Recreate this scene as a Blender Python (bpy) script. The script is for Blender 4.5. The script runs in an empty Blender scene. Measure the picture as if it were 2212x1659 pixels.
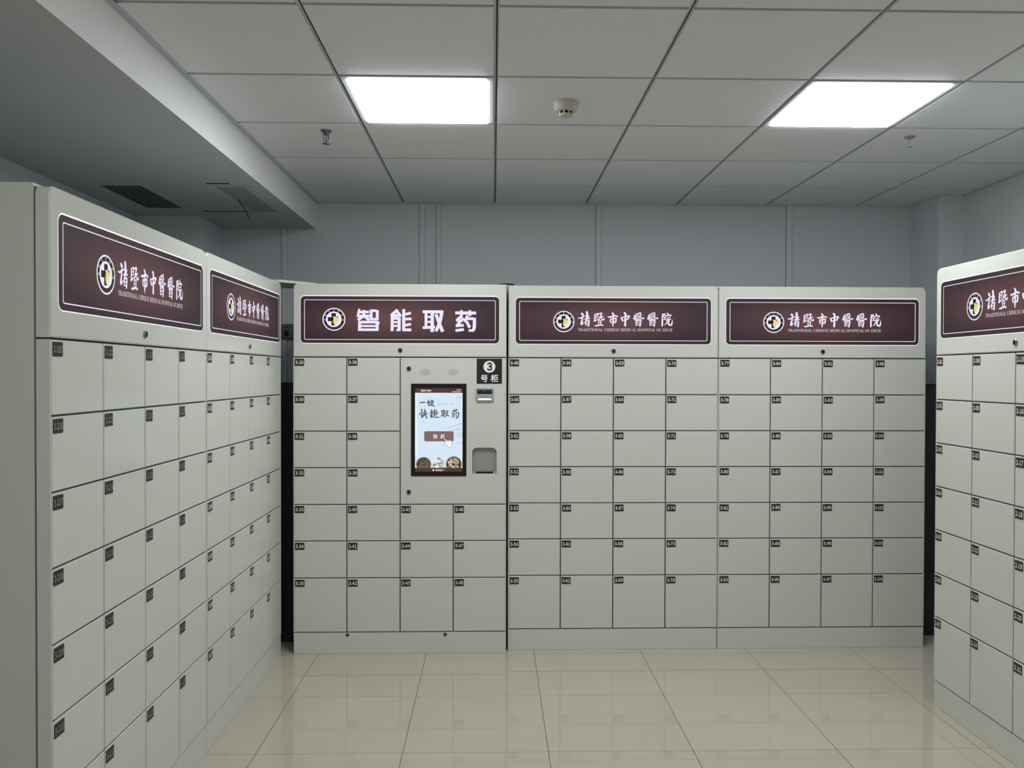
import bpy, math, random
from mathutils import Matrix, Vector

random.seed(7)
S = bpy.context.scene
COL = S.collection

# ------------------------------------------------------------------ camera
EYE = 1.4875
YAW, PITCH, ROLL, FPX = 0.02256, -0.01175, 0.00215, 1788.4
fw = Vector((math.sin(YAW) * math.cos(PITCH), math.cos(YAW) * math.cos(PITCH), math.sin(PITCH)))
rt = Vector((math.cos(YAW), -math.sin(YAW), 0))
up = rt.cross(fw)
rt, up = rt * math.cos(ROLL) + up * math.sin(ROLL), up * math.cos(ROLL) - rt * math.sin(ROLL)
cd = bpy.data.cameras.new('camera')
cd.sensor_fit = 'HORIZONTAL'
cd.sensor_width = 36.0
cd.lens = FPX / 2212 * 36.0
cd.clip_start = 0.02
cam = bpy.data.objects.new('camera', cd)
COL.objects.link(cam)
m = Matrix((rt, up, -fw)).transposed().to_4x4()
m.translation = Vector((0, 0, EYE))
cam.matrix_world = m
S.camera = cam

# ------------------------------------------------------------------ world, exposure, lamps
w = bpy.data.worlds.new('world')
S.world = w
w.use_nodes = True
w.node_tree.nodes['Background'].inputs[0].default_value = (0.8, 0.85, 1.0, 1)
w.node_tree.nodes['Background'].inputs[1].default_value = 0.02
S.view_settings.view_transform = 'Standard'
S.view_settings.look = 'None'
S.view_settings.exposure = 0.0
S.view_settings.gamma = 1.0
S.view_settings.use_curve_mapping = False
S.cycles.diffuse_bounces = 8
S.cycles.max_bounces = 12

LAMP_STRENGTH = 21.0           # the two lit ceiling panels in view
REAR_POWER = 10.5             # the same kind of panel further back along the ceiling, out of view
ZC = 2.6125                    # ceiling height
TILE = 0.6
GX, GY = 0.0076, 3.1448        # one crossing of the ceiling grid


def rear_panel(i, j, power):
    ld = bpy.data.lights.new('ceiling_panel', 'AREA')
    ld.shape = 'SQUARE'
    ld.size = 0.54
    ld.energy = power
    ld.color = (0.95, 0.98, 1.0)
    lo = bpy.data.objects.new('ceiling_panel', ld)
    lo.location = (GX + (i + 0.5) * TILE, GY + (j + 0.5) * TILE, ZC - 0.004)
    COL.objects.link(lo)


for ri, rj, rp in ((-1, -4, 1.0), (2, -4, 1.0), (-1, -8, 0.8), (2, -8, 0.8)):
    rear_panel(ri, rj, REAR_POWER * rp)


# ------------------------------------------------------------------ materials
def lin(c):
    return tuple((v / 255 / 12.92) if v / 255 <= 0.04045 else ((v / 255 + 0.055) / 1.055) ** 2.4 for v in c)


def L4(c):
    return (*lin(c), 1.0)


MATS = {}


def mat(name, srgb, rough=0.5, metal=0.0, spec=0.5, noise=0.0, nscale=4.0, bump=0.0, bscale=200.0):
    if name in MATS:
        return MATS[name]
    mt = bpy.data.materials.new(name)
    mt.use_nodes = True
    nt = mt.node_tree
    b = nt.nodes['Principled BSDF']
    b.inputs['Base Color'].default_value = L4(srgb)
    b.inputs['Roughness'].default_value = rough
    b.inputs['Metallic'].default_value = metal
    b.inputs['Specular IOR Level'].default_value = spec
    if noise or bump:
        tc = nt.nodes.new('ShaderNodeTexCoord')
    if noise:
        n = nt.nodes.new('ShaderNodeTexNoise')
        n.inputs['Scale'].default_value = nscale
        n.inputs['Detail'].default_value = 3
        nt.links.new(tc.outputs['Object'], n.inputs['Vector'])
        mx = nt.nodes.new('ShaderNodeMix')
        mx.data_type = 'RGBA'
        c = lin(srgb)
        mx.inputs[6].default_value = (*[v * (1 - noise) for v in c], 1)
        mx.inputs[7].default_value = (*[min(1, v * (1 + noise)) for v in c], 1)
        nt.links.new(n.outputs['Fac'], mx.inputs[0])
        nt.links.new(mx.outputs[2], b.inputs['Base Color'])
    if bump:
        n2 = nt.nodes.new('ShaderNodeTexNoise')
        n2.inputs['Scale'].default_value = bscale
        bp = nt.nodes.new('ShaderNodeBump')
        bp.inputs['Strength'].default_value = bump
        bp.inputs['Distance'].default_value = 0.001
        nt.links.new(tc.outputs['Object'], n2.inputs['Vector'])
        nt.links.new(n2.outputs['Fac'], bp.inputs['Height'])
        nt.links.new(bp.outputs['Normal'], b.inputs['Normal'])
    MATS[name] = mt
    return mt


def glow(name, srgb, strength=1.0, rough=0.35):
    """backlit print or screen pixels: dark diffuse face that gives off its own colour"""
    if name in MATS:
        return MATS[name]
    mt = mat(name, (8, 8, 8), rough=rough, spec=0.25)
    b = mt.node_tree.nodes['Principled BSDF']
    b.inputs['Emission Color'].default_value = L4(srgb)
    b.inputs['Emission Strength'].default_value = strength
    return mt


M_CAB = mat('cream_powder_coat', (212, 213, 203), rough=0.19, spec=0.5, noise=0.012, nscale=3)
M_CABSIDE = mat('cream_panel', (208, 209, 199), rough=0.35, spec=0.4, noise=0.012, nscale=3)
M_GAP = mat('dark_gap', (104, 106, 101), rough=0.7)
M_WALL = mat('wall_paint', (214, 218, 221), rough=0.6, spec=0.3, noise=0.02, nscale=2)
M_WALLTRIM = mat('wall_batten', (216, 220, 223), rough=0.5, spec=0.3)
M_WAINSCOT_SHADE = mat('dark_wainscot_gap_shade', (34, 37, 40), rough=0.6)  # wainscot colour, also painted shade on the two gap sheets
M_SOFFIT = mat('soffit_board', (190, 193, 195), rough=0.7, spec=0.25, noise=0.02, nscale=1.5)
M_FASCIA = mat('bulkhead_plaster', (240, 241, 240), rough=0.55, spec=0.4, noise=0.01, nscale=1.5)
M_TILE = mat('ceiling_tile', (226, 228, 230), rough=0.55, spec=0.3, noise=0.01, nscale=2)
M_TBAR = mat('ceiling_bar', (186, 190, 195), rough=0.5)
M_CROSS_SHADED = mat('ceiling_cross_bar_shaded', (122, 126, 132), rough=0.6)  # darker copy of the bar finish: groove shade put into the colour
M_SLOT = mat('ceiling_slot', (26, 28, 34), rough=0.8)
M_LFRAME = mat('lamp_frame', (214, 216, 222), rough=0.4)
M_LAMP = glow('lamp_diffuser', (243, 248, 255), LAMP_STRENGTH)
M_PLATE = mat('brown_number_plate', (50, 30, 29), rough=0.4)
M_PLATEK = mat('black_number_plate', (28, 23, 25), rough=0.4)
M_NUM = mat('plate_digits', (240, 235, 230), rough=0.5)
M_NUMK = mat('dull_plate_digits', (150, 142, 142), rough=0.5)
M_STEEL = mat('lock_steel', (150, 150, 146), rough=0.3, metal=1.0)
M_DARKMETAL = mat('dark_metal', (52, 52, 50), rough=0.45, metal=0.6)
M_BLACK = mat('black_plastic', (20, 21, 24), rough=0.25)
M_HOLE = mat('hole_black', (10, 10, 11), rough=0.9)
M_HOLEG = mat('speaker_hole', (112, 114, 108), rough=0.8)
M_READER = mat('grey_reader_plastic', (160, 162, 160), rough=0.4, metal=0.0)
M_RECESS = mat('grey_recess', (150, 152, 146), rough=0.5)
M_STICK = mat('black_sticker', (36, 31, 30), rough=0.4)
M_STICKW = mat('sticker_white', (242, 243, 240), rough=0.5)
M_DIAMOND = mat('brown_pad', (82, 74, 58), rough=0.7)
M_DET = mat('ivory_plastic', (196, 190, 174), rough=0.45)
M_CHROME = mat('dull_chrome', (120, 120, 122), rough=0.35, metal=0.9)
M_PALEMETAL = mat('pale_metal', (150, 150, 148), rough=0.4, metal=0.5)
M_GRILLE = mat('grille_grey', (150, 154, 156), rough=0.6)
M_GRILLEB = mat('grille_back', (32, 34, 36), rough=0.9)
M_REDWIRE = mat('dark_red_wire', (84, 46, 44), rough=0.6)
M_RUBBER = mat('black_rubber', (14, 14, 14), rough=0.6)
E_WHITE = glow('sign_white', (236, 232, 252), 1.0)
E_RIM = glow('sign_rim_light', (250, 248, 255), 1.1)
E_LINE = glow('sign_line', (232, 226, 240), 1.0)
E_ENG = glow('sign_small_text', (214, 204, 214), 1.0)
E_DARK = glow('emblem_dark', (36, 27, 29), 0.8)
E_YEL = glow('emblem_yellow', (222, 220, 138), 1.0)
E_PALE = glow('emblem_pale', (226, 228, 218), 1.0)
E_RED = glow('emblem_red', (196, 30, 62), 1.0)
E_GOLD = glow('emblem_gold', (214, 200, 150), 1.0)
E_DIM = glow('emblem_dim', (84, 68, 62), 0.9)


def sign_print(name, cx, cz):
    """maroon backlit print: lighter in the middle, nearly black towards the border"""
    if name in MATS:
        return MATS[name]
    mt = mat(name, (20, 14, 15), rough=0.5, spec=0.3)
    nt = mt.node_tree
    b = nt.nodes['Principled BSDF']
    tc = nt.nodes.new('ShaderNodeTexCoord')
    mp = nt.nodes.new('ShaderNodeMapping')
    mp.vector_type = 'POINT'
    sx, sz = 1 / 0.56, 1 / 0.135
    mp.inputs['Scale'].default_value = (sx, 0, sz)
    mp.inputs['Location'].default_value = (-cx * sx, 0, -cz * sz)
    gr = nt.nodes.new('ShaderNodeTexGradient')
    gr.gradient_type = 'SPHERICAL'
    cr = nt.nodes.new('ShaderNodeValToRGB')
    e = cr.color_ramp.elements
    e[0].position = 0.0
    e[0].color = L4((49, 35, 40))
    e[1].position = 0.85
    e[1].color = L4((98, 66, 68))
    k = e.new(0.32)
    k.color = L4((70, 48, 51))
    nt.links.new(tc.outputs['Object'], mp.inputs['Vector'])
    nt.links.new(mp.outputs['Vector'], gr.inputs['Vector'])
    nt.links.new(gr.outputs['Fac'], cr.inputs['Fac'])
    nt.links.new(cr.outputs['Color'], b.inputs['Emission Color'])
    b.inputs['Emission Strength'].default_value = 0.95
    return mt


def floor_mat():
    mt = bpy.data.materials.new('polished_floor_tile')
    mt.use_nodes = True
    nt = mt.node_tree
    N, Lk = nt.nodes, nt.links
    b = N['Principled BSDF']
    tc = N.new('ShaderNodeTexCoord')
    sp = N.new('ShaderNodeSeparateXYZ')
    Lk.new(tc.outputs['Object'], sp.inputs[0])

    def math_(op, a, bv):
        n = N.new('ShaderNodeMath')
        n.operation = op
        for k, v in enumerate((a, bv)):
            if v is None:
                continue
            if isinstance(v, (int, float)):
                n.inputs[k].default_value = v
            else:
                Lk.new(v, n.inputs[k])
        return n.outputs[0]
    T = 0.5735
    fx = math_('DIVIDE', math_('ADD', sp.outputs['X'], 0.927 + T * 20), T)
    fy = math_('DIVIDE', math_('ADD', sp.outputs['Y'], -4.388 + T * 20), T)
    dx = math_('ABSOLUTE', math_('SUBTRACT', math_('FRACT', math_('ADD', fx, 0.5), None), 0.5), None)
    dy = math_('ABSOLUTE', math_('SUBTRACT', math_('FRACT', math_('ADD', fy, 0.5), None), 0.5), None)
    gx = math_('LESS_THAN', dx, 0.0012 / T)
    gy = math_('LESS_THAN', dy, 0.0009 / T)
    g = math_('MAXIMUM', gx, gy)
    cmb = N.new('ShaderNodeCombineXYZ')
    Lk.new(math_('FLOOR', fx, None), cmb.inputs[0])
    Lk.new(math_('FLOOR', fy, None), cmb.inputs[1])
    wn = N.new('ShaderNodeTexWhiteNoise')
    Lk.new(cmb.outputs[0], wn.inputs['Vector'])
    nz = N.new('ShaderNodeTexNoise')
    nz.inputs['Scale'].default_value = 2.2
    nz.inputs['Detail'].default_value = 5
    Lk.new(tc.outputs['Object'], nz.inputs['Vector'])
    mix0 = N.new('ShaderNodeMix')
    mix0.data_type = 'RGBA'
    mix0.inputs[6].default_value = L4((181, 174, 157))
    mix0.inputs[7].default_value = L4((195, 188, 170))
    Lk.new(math_('ADD', math_('MULTIPLY', nz.outputs['Fac'], 0.7), math_('MULTIPLY', wn.outputs['Value'], 0.3)), mix0.inputs[0])
    mix1 = N.new('ShaderNodeMix')
    mix1.data_type = 'RGBA'
    mix1.inputs[7].default_value = L4((70, 66, 58))
    Lk.new(g, mix1.inputs[0])
    Lk.new(mix0.outputs[2], mix1.inputs[6])
    Lk.new(mix1.outputs[2], b.inputs['Base Color'])
    Lk.new(math_('ADD', math_('MULTIPLY', g, 0.5), 0.02), b.inputs['Roughness'])
    b.inputs['Specular IOR Level'].default_value = 0.5
    return mt


M_FLOOR = floor_mat()


# ------------------------------------------------------------------ mesh helpers
class G:
    """collects faces (with materials) and links them as one mesh object"""

    def __init__(self):
        self.v, self.f, self.m, self.mats = [], [], [], []

    def mi(self, mt):
        if mt not in self.mats:
            self.mats.append(mt)
        return self.mats.index(mt)

    def face(self, pts, mt):
        n = len(self.v)
        self.v += [tuple(p) for p in pts]
        self.f.append(tuple(range(n, n + len(pts))))
        self.m.append(self.mi(mt))

    def indexed(self, pts, faces, mt):
        n = len(self.v)
        self.v += [tuple(p) for p in pts]
        k = self.mi(mt)
        for q in faces:
            self.f.append(tuple(n + i for i in q))
            self.m.append(k)

    def box(self, x0, x1, y0, y1, z0, z1, mt):
        p = [(x0, y0, z0), (x1, y0, z0), (x1, y1, z0), (x0, y1, z0), (x0, y0, z1), (x1, y0, z1), (x1, y1, z1), (x0, y1, z1)]
        self.indexed(p, [(0, 3, 2, 1), (4, 5, 6, 7), (0, 1, 5, 4), (1, 2, 6, 5), (2, 3, 7, 6), (3, 0, 4, 7)], mt)

    def plate(self, outline, y0, y1, mt, c=0.0, inset=None, back=True):
        """prism with its front at y0; outline is counter-clockwise seen from the front (x right, z up)"""
        n = len(outline)
        rings = []
        if c and inset:
            rings.append([(x, y0, z) for x, z in inset])
            rings.append([(x, y0 + c, z) for x, z in outline])
        else:
            rings.append([(x, y0, z) for x, z in outline])
        rings.append([(x, y1, z) for x, z in outline])
        pts = [p for r in rings for p in r]
        fs = [tuple(range(n))]
        for r in range(len(rings) - 1):
            for i in range(n):
                j = (i + 1) % n
                fs.append((r * n + j, r * n + i, (r + 1) * n + i, (r + 1) * n + j))
        if back:
            o = (len(rings) - 1) * n
            fs.append(tuple(o + i for i in reversed(range(n))))
        self.indexed(pts, fs, mt)

    def lathe(self, prof, seg, mt, axis='z', center=(0, 0, 0), caps=True):
        pts, fs = [], []
        for r, h in prof:
            for k in range(seg):
                a = 2 * math.pi * k / seg
                if axis == 'z':
                    pts.append((center[0] + r * math.cos(a), center[1] + r * math.sin(a), center[2] + h))
                else:
                    pts.append((center[0] + r * math.cos(a), center[1] + h, center[2] + r * math.sin(a)))
        for i in range(len(prof) - 1):
            for k in range(seg):
                k2 = (k + 1) % seg
                fs.append((i * seg + k, i * seg + k2, (i + 1) * seg + k2, (i + 1) * seg + k))
        if caps:
            fs.append(tuple(reversed(range(seg))))
            fs.append(tuple((len(prof) - 1) * seg + k for k in range(seg)))
        self.indexed(pts, fs, mt)

    def tube(self, path, r, mt, seg=8):
        path = [Vector(p) for p in path]
        pts, fs = [], []
        for i, p in enumerate(path):
            t = (path[min(i + 1, len(path) - 1)] - path[max(i - 1, 0)]).normalized()
            a = Vector((0, 0, 1)) if abs(t.z) < 0.9 else Vector((1, 0, 0))
            s1 = t.cross(a).normalized()
            s2 = t.cross(s1)
            for k in range(seg):
                an = 2 * math.pi * k / seg
                pts.append(p + s1 * r * math.cos(an) + s2 * r * math.sin(an))
        for i in range(len(path) - 1):
            for k in range(seg):
                k2 = (k + 1) % seg
                fs.append((i * seg + k, i * seg + k2, (i + 1) * seg + k2, (i + 1) * seg + k))
        fs.append(tuple(reversed(range(seg))))
        fs.append(tuple((len(path) - 1) * seg + k for k in range(seg)))
        self.indexed(pts, fs, mt)

    # flat artwork in the x-z plane at depth y
    def poly(self, pts, y, mt):
        self.face([(x, y, z) for x, z in pts], mt)

    def disc(self, cx, cz, r, y, mt, seg=40, floor=-1e9):
        self.poly([(cx + r * math.cos(2 * math.pi * k / seg), max(floor, cz + r * math.sin(2 * math.pi * k / seg))) for k in range(seg)], y, mt)

    def ribbon(self, pts, y, mt, sub=5, square=False):
        """brush stroke: pts = (x, z, width), smoothed, round ends"""
        P = [Vector(p) for p in pts]
        if square:
            for a, b in ((0, 1), (-1, -2)):
                d = Vector((P[a].x - P[b].x, P[a].y - P[b].y, 0)).normalized()
                P[a] = P[a] + d * P[a].z * 0.36
        if len(P) > 2:
            Q = []
            for i in range(len(P) - 1):
                p0, p1, p2, p3 = P[max(i - 1, 0)], P[i], P[i + 1], P[min(i + 2, len(P) - 1)]
                for s in range(sub):
                    t = s / sub
                    Q.append(0.5 * ((2 * p1) + (p2 - p0) * t + (2 * p0 - 5 * p1 + 4 * p2 - p3) * t * t + (3 * p1 - p0 - 3 * p2 + p3) * t ** 3))
            Q.append(P[-1])
            P = Q
        l, r = [], []
        for i, p in enumerate(P):
            d = P[min(i + 1, len(P) - 1)] - P[max(i - 1, 0)]
            d = Vector((d.x, d.y))
            d = d.normalized() if d.length > 1e-9 else Vector((1, 0))
            n = Vector((-d.y, d.x)) * (p.z / 2)
            l.append((p.x + n.x, y, p.y + n.y))
            r.append((p.x - n.x, y, p.y - n.y))
        for i in range(len(P) - 1):
            self.face([l[i], r[i], r[i + 1], l[i + 1]], mt)
        for p in (P[0], P[-1]):
            if p.z > 0 and not square:
                self.disc(p.x, p.y, p.z / 2, y, mt, 10)

    def mesh(self, name, smooth=False):
        me = bpy.data.meshes.new(name)
        me.from_pydata(self.v, [], self.f)
        for mt in self.mats:
            me.materials.append(mt)
        me.polygons.foreach_set('material_index', self.m)
        if smooth:
            me.polygons.foreach_set('use_smooth', [True] * len(self.f))
        me.update()
        return me


def obj(name, me, parent=None, loc=(0, 0, 0), rot=(0, 0, 0), kind=None):
    if isinstance(me, G):
        me = me.mesh(name)
    o = bpy.data.objects.new(name, me)
    COL.objects.link(o)
    o.parent = parent
    o.location = loc
    o.rotation_euler = rot
    if kind:
        o['kind'] = kind
    return o


def thing(name, label, cat, loc=(0, 0, 0), rotz=0.0, group=None):
    o = bpy.data.objects.new(name, None)
    o.empty_display_size = 0.1
    COL.objects.link(o)
    o.location = loc
    o.rotation_euler = (0, 0, rotz)
    tag(o, label, cat, group)
    return o


def tag(o, label, cat, group=None):
    o['label'] = label
    o['category'] = cat
    if group:
        o['group'] = group
    return o


def rrect(x0, x1, z0, z1, r, seg=8, corners=(1, 1, 1, 1)):
    """counter-clockwise rounded rectangle; corners = bottom-left, bottom-right, top-right, top-left"""
    out = []
    for k, (cx, cz, a0) in enumerate(((x0, z0, 180), (x1, z0, 270), (x1, z1, 0), (x0, z1, 90))):
        rr = r * corners[k]
        if rr <= 0:
            out += [(cx, cz)] * (seg + 1)
            continue
        ox, oz = (cx + rr if cx == x0 else cx - rr), (cz + rr if cz == z0 else cz - rr)
        for s in range(seg + 1):
            a = math.radians(a0 + 90 * s / seg)
            out.append((ox + rr * math.cos(a), oz + rr * math.sin(a)))
    clean = []
    for p in out:
        if not clean or (abs(p[0] - clean[-1][0]) + abs(p[1] - clean[-1][1])) > 1e-7:
            clean.append(p)
    return clean


def rpair(x0, x1, z0, z1, r, c, seg=8, corners=(1, 1, 1, 1)):
    rc = max(r - c, 0.0005)
    if r == 0:
        return [(x0, z0), (x1, z0), (x1, z1), (x0, z1)], [(x0 + c, z0 + c), (x1 - c, z0 + c), (x1 - c, z1 - c), (x0 + c, z1 - c)]
    return rrect(x0, x1, z0, z1, r, seg, corners), rrect(x0 + c, x1 - c, z0 + c, z1 - c, rc, seg, corners)


# ------------------------------------------------------------------ lettering
GLY = {}


def glyph(ch, off):
    key = (ch, off)
    if key not in GLY:
        c = bpy.data.curves.new('glyph', 'FONT')
        c.body = ch
        c.size = 1.0
        c.offset = off
        c.resolution_u = 3
        o = bpy.data.objects.new('glyph', c)
        COL.objects.link(o)
        me = bpy.data.meshes.new_from_object(o.evaluated_get(bpy.context.evaluated_depsgraph_get()))
        vs = [(v.co.x, v.co.y) for v in me.vertices]
        fs = [tuple(p.vertices) for p in me.polygons]
        bpy.data.objects.remove(o)
        bpy.data.curves.remove(c)
        bpy.data.meshes.remove(me)
        GLY[key] = (vs, fs)
    return GLY[key]


def text(g, s, x0, x1, z0, z1, y, mt, bold=0.0, gap=0.1, cjk=False):
    """fit the string into the box x0..x1, z0..z1"""
    items, x = [], 0.0
    for ch in s:
        if ch == ' ':
            x += 0.5 if cjk else 0.35
            continue
        if ch.isdigit():
            ch = chr(ord(ch) + 0xFEE0)
        vs, fs = glyph(ch, 0.0)
        if not vs:
            continue
        a, b = min(v[0] for v in vs), max(v[0] for v in vs)
        if cjk:
            items.append((x, vs, fs))
            x += 1.0 + gap
        else:
            items.append((x - a, vs, fs))
            x += b - a + gap
    allx = [ox + v[0] for ox, vs, _ in items for v in vs]
    ally = [v[1] for _, vs, _ in items for v in vs]
    ax, bx, ay, by = min(allx), max(allx), min(ally), max(ally)
    sx, sz = (x1 - x0) / (bx - ax), (z1 - z0) / (by - ay)
    ds = [(0, 0)]
    if bold:
        sx, sz = (x1 - x0) / (bx - ax + 2 * bold), (z1 - z0) / (by - ay + 2 * bold)
        ds = [(math.cos(k * math.pi / 4) * bold, math.sin(k * math.pi / 4) * bold) for k in range(8)]
    for ox, vs, fs in items:
        for kk, (du, dv) in enumerate(ds):
            g.indexed([(x0 + (ox + v[0] - ax + bold + du) * sx, y - kk * 3e-5, z0 + (v[1] - ay + bold + dv) * sz) for v in vs], fs, mt)


# brush lettering: strokes as x,y,width triples measured on a sheet with y downwards
HOSPITAL = """
150 205 26 172 228 42 184 240 20|75 298 10 112 306 20 165 282 26 200 262 20 206 272 8|172 285 18 160 350 28 146 425 36 168 425 18 188 392 5
256 172 30 264 200 38 262 270 32 246 314 22|222 262 12 255 250 18 288 240 12|205 328 12 250 312 20 312 312 22|300 262 22 255 330 22 222 385 14 196 415 8|236 372 18 234 445 18|238 368 14 296 352 22 304 380 24 292 462 28|244 405 12 288 396 12|244 445 10 286 438 10
428 228 24 424 340 22|430 226 14 490 206 20 488 245 18 480 285 14|435 262 11 486 252 11|435 300 11 480 290 11|412 362 24 450 348 20 500 312 8|508 214 14 566 200 26 556 240 16|516 282 16 604 264 16|556 216 18 538 292 22 494 350 10|566 282 16 576 326 22 612 332 24 620 292 6|502 366 15 504 430 14|502 362 12 554 350 16 550 428 16|506 394 9 548 388 9|425 458 12 462 460 24 540 442 22 590 452 24
786 188 16 806 212 30 818 236 28|694 274 12 740 278 26 840 252 24 896 266 24|756 318 24 752 370 24 768 398 16|756 326 14 856 302 24 868 335 24 852 388 28 822 382 8|806 238 20 808 340 30 804 430 26 803 482 5
978 290 24 998 338 28 1012 362 14|985 290 14 1080 264 22 1142 260 30 1122 300 20 1098 328 14|1006 350 14 1100 322 22 1128 318 16|1042 190 28 1064 215 34 1064 330 32 1058 455 34
"""
YI = """1258 236 15 1320 202 18|1262 240 18 1240 312 22|1278 226 10 1266 258 12|1266 262 13 1328 246 13|1256 292 12 1322 276 12|1296 246 12 1270 306 10|1240 318 20 1312 306 16 1334 286 7|1346 190 18 1336 224 16 1318 242 7|1346 196 14 1384 186 18 1376 222 14 1398 228 14|1340 258 12 1390 244 16 1346 306 12|1346 262 11 1386 294 18 1446 300 28|1268 344 16 1330 326 14 1400 326 12|1284 368 20 1290 452 18|1286 362 14 1350 346 18 1388 350 24 1382 410 22 1370 462 28|1322 352 12 1314 396 9|1348 346 11 1350 392 9|1300 408 11 1370 402 11|1300 442 12 1366 438 12"""
YUAN = """1846 214 22 1838 330 26 1836 452 30|1840 226 14 1890 210 22 1868 264 14 1896 294 20 1882 326 18 1860 320 7|1940 190 18 1960 218 26|1916 238 20 1906 274 12|1914 252 14 2000 234 18 2018 240 20 1996 268 7|1930 296 14 1990 280 16|1910 334 16 2012 312 18|1952 330 20 1930 390 22 1886 442 9|1988 318 18 1966 400 24 1986 436 30 2034 426 28 2046 326 6"""
ONEKEY = """185 385 9 215 376 18 272 372 18|332 332 12 315 368 12 300 390 6|320 366 10 350 358 10|312 388 9 350 378 9|335 368 13 330 428 13 355 406 6|362 352 9 406 344 11 400 388 9|354 372 9 418 362 11|362 394 9 405 386 9|384 332 12 384 418 11|360 408 9 410 402 9|356 360 9 344 396 9 362 390 7|344 428 9 380 420 14 422 434 16
194 546 14 188 582 14|220 488 18 224 622 18|240 545 10 252 556 12|254 536 11 292 524 14 284 578 11|238 582 13 312 564 14|270 490 16 264 570 18 226 626 8|276 574 12 304 628 20
350 548 13 396 530 15|378 494 18 380 612 18 360 596 8|350 592 12 400 564 8|400 520 11 472 506 13|430 486 14 430 584 15|404 546 11 472 532 12 458 566 11|394 562 11 482 550 12|414 586 10 466 576 10|416 588 12 384 626 8|410 604 12 450 616 15 496 614 17
534 512 12 592 500 14|550 510 14 552 592 14|580 500 16 582 614 16|552 536 9 580 530 9|552 562 9 580 556 9|530 598 12 592 574 11|594 532 12 646 514 16 604 612 11|600 540 11 630 582 15 660 592 17
714 518 13 802 500 15|744 488 13 750 530 11|782 480 13 770 526 11|742 534 13 714 562 13 746 560 9 712 598 11 752 586 9|714 622 11 752 606 9|782 538 13 754 578 8|768 552 11 818 544 17 812 602 17 790 628 17 772 610 7|776 574 11 788 598 13"""
TITLE = """700 318 20 690 362 20|700 342 22 785 340 22|686 380 22 792 378 22|744 330 22 744 378 22|735 385 22 694 414 24|752 385 22 788 412 26|815 328 24 815 410 24|812 328 22 868 330 22 874 340 24|874 335 24 874 410 24|815 408 20 874 408 20|704 440 26 702 512 26|706 440 24 868 438 24 874 448 24|873 440 26 873 512 26|702 512 22 873 512 22|725 476 18 850 476 18
1064 325 26 1016 366 26|1012 376 22 1084 372 22|1074 344 24 1096 376 26|1018 402 24 1018 514 26|1018 402 24 1080 402 24 1086 412 24|1086 405 26 1086 512 26|1020 438 17 1086 438 17|1020 474 17 1086 474 17|1068 514 20 1086 514 20|1130 322 26 1130 406 26|1130 408 22 1196 406 22|1196 398 14 1192 412 14|1134 364 22 1192 350 22|1130 420 26 1130 512 26|1134 470 22 1192 458 22|1130 512 24 1194 512 24
1324 336 26 1424 336 26|1346 336 24 1346 492 24|1406 336 28 1406 520 30|1346 386 18 1406 386 18|1346 434 18 1406 434 18|1324 490 24 1424 484 24|1440 336 26 1500 336 26|1500 336 28 1480 436 28 1446 516 26|1446 368 26 1472 440 28 1504 518 30
1640 346 26 1822 346 26|1690 328 22 1690 366 22|1772 328 22 1772 366 22|1688 378 24 1650 412 24|1646 420 20 1690 420 20|1704 402 24 1652 462 24|1644 472 22 1704 466 22|1642 516 24 1704 508 24|1746 378 24 1724 426 24|1738 402 24 1806 402 24 1816 410 24|1816 404 28 1814 490 28 1800 514 22|1770 516 22 1800 516 22|1744 436 24 1766 478 28"""


def strokes(g, src, fx, fy, sc, y, mt, dx=0, fat=1.0, square=False):
    for line in src.replace('\n', '|').split('|'):
        a = [float(t) for t in line.split()]
        if len(a) >= 6:
            g.ribbon([(fx(a[i] + dx), fy(a[i + 1]), a[i + 2] * sc * fat) for i in range(0, len(a), 3)], y, mt, 5, square)


TH, TN = 0.17, 0.075


def V(x, w=TH):
    return [[(x, 0, w), (x, 1, w)], [(x - 0.15, 0.03, 0.06), (x + 0.15, 0.03, 0.06)], [(x - 0.15, 0.97, 0.06), (x + 0.15, 0.97, 0.06)]]


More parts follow.
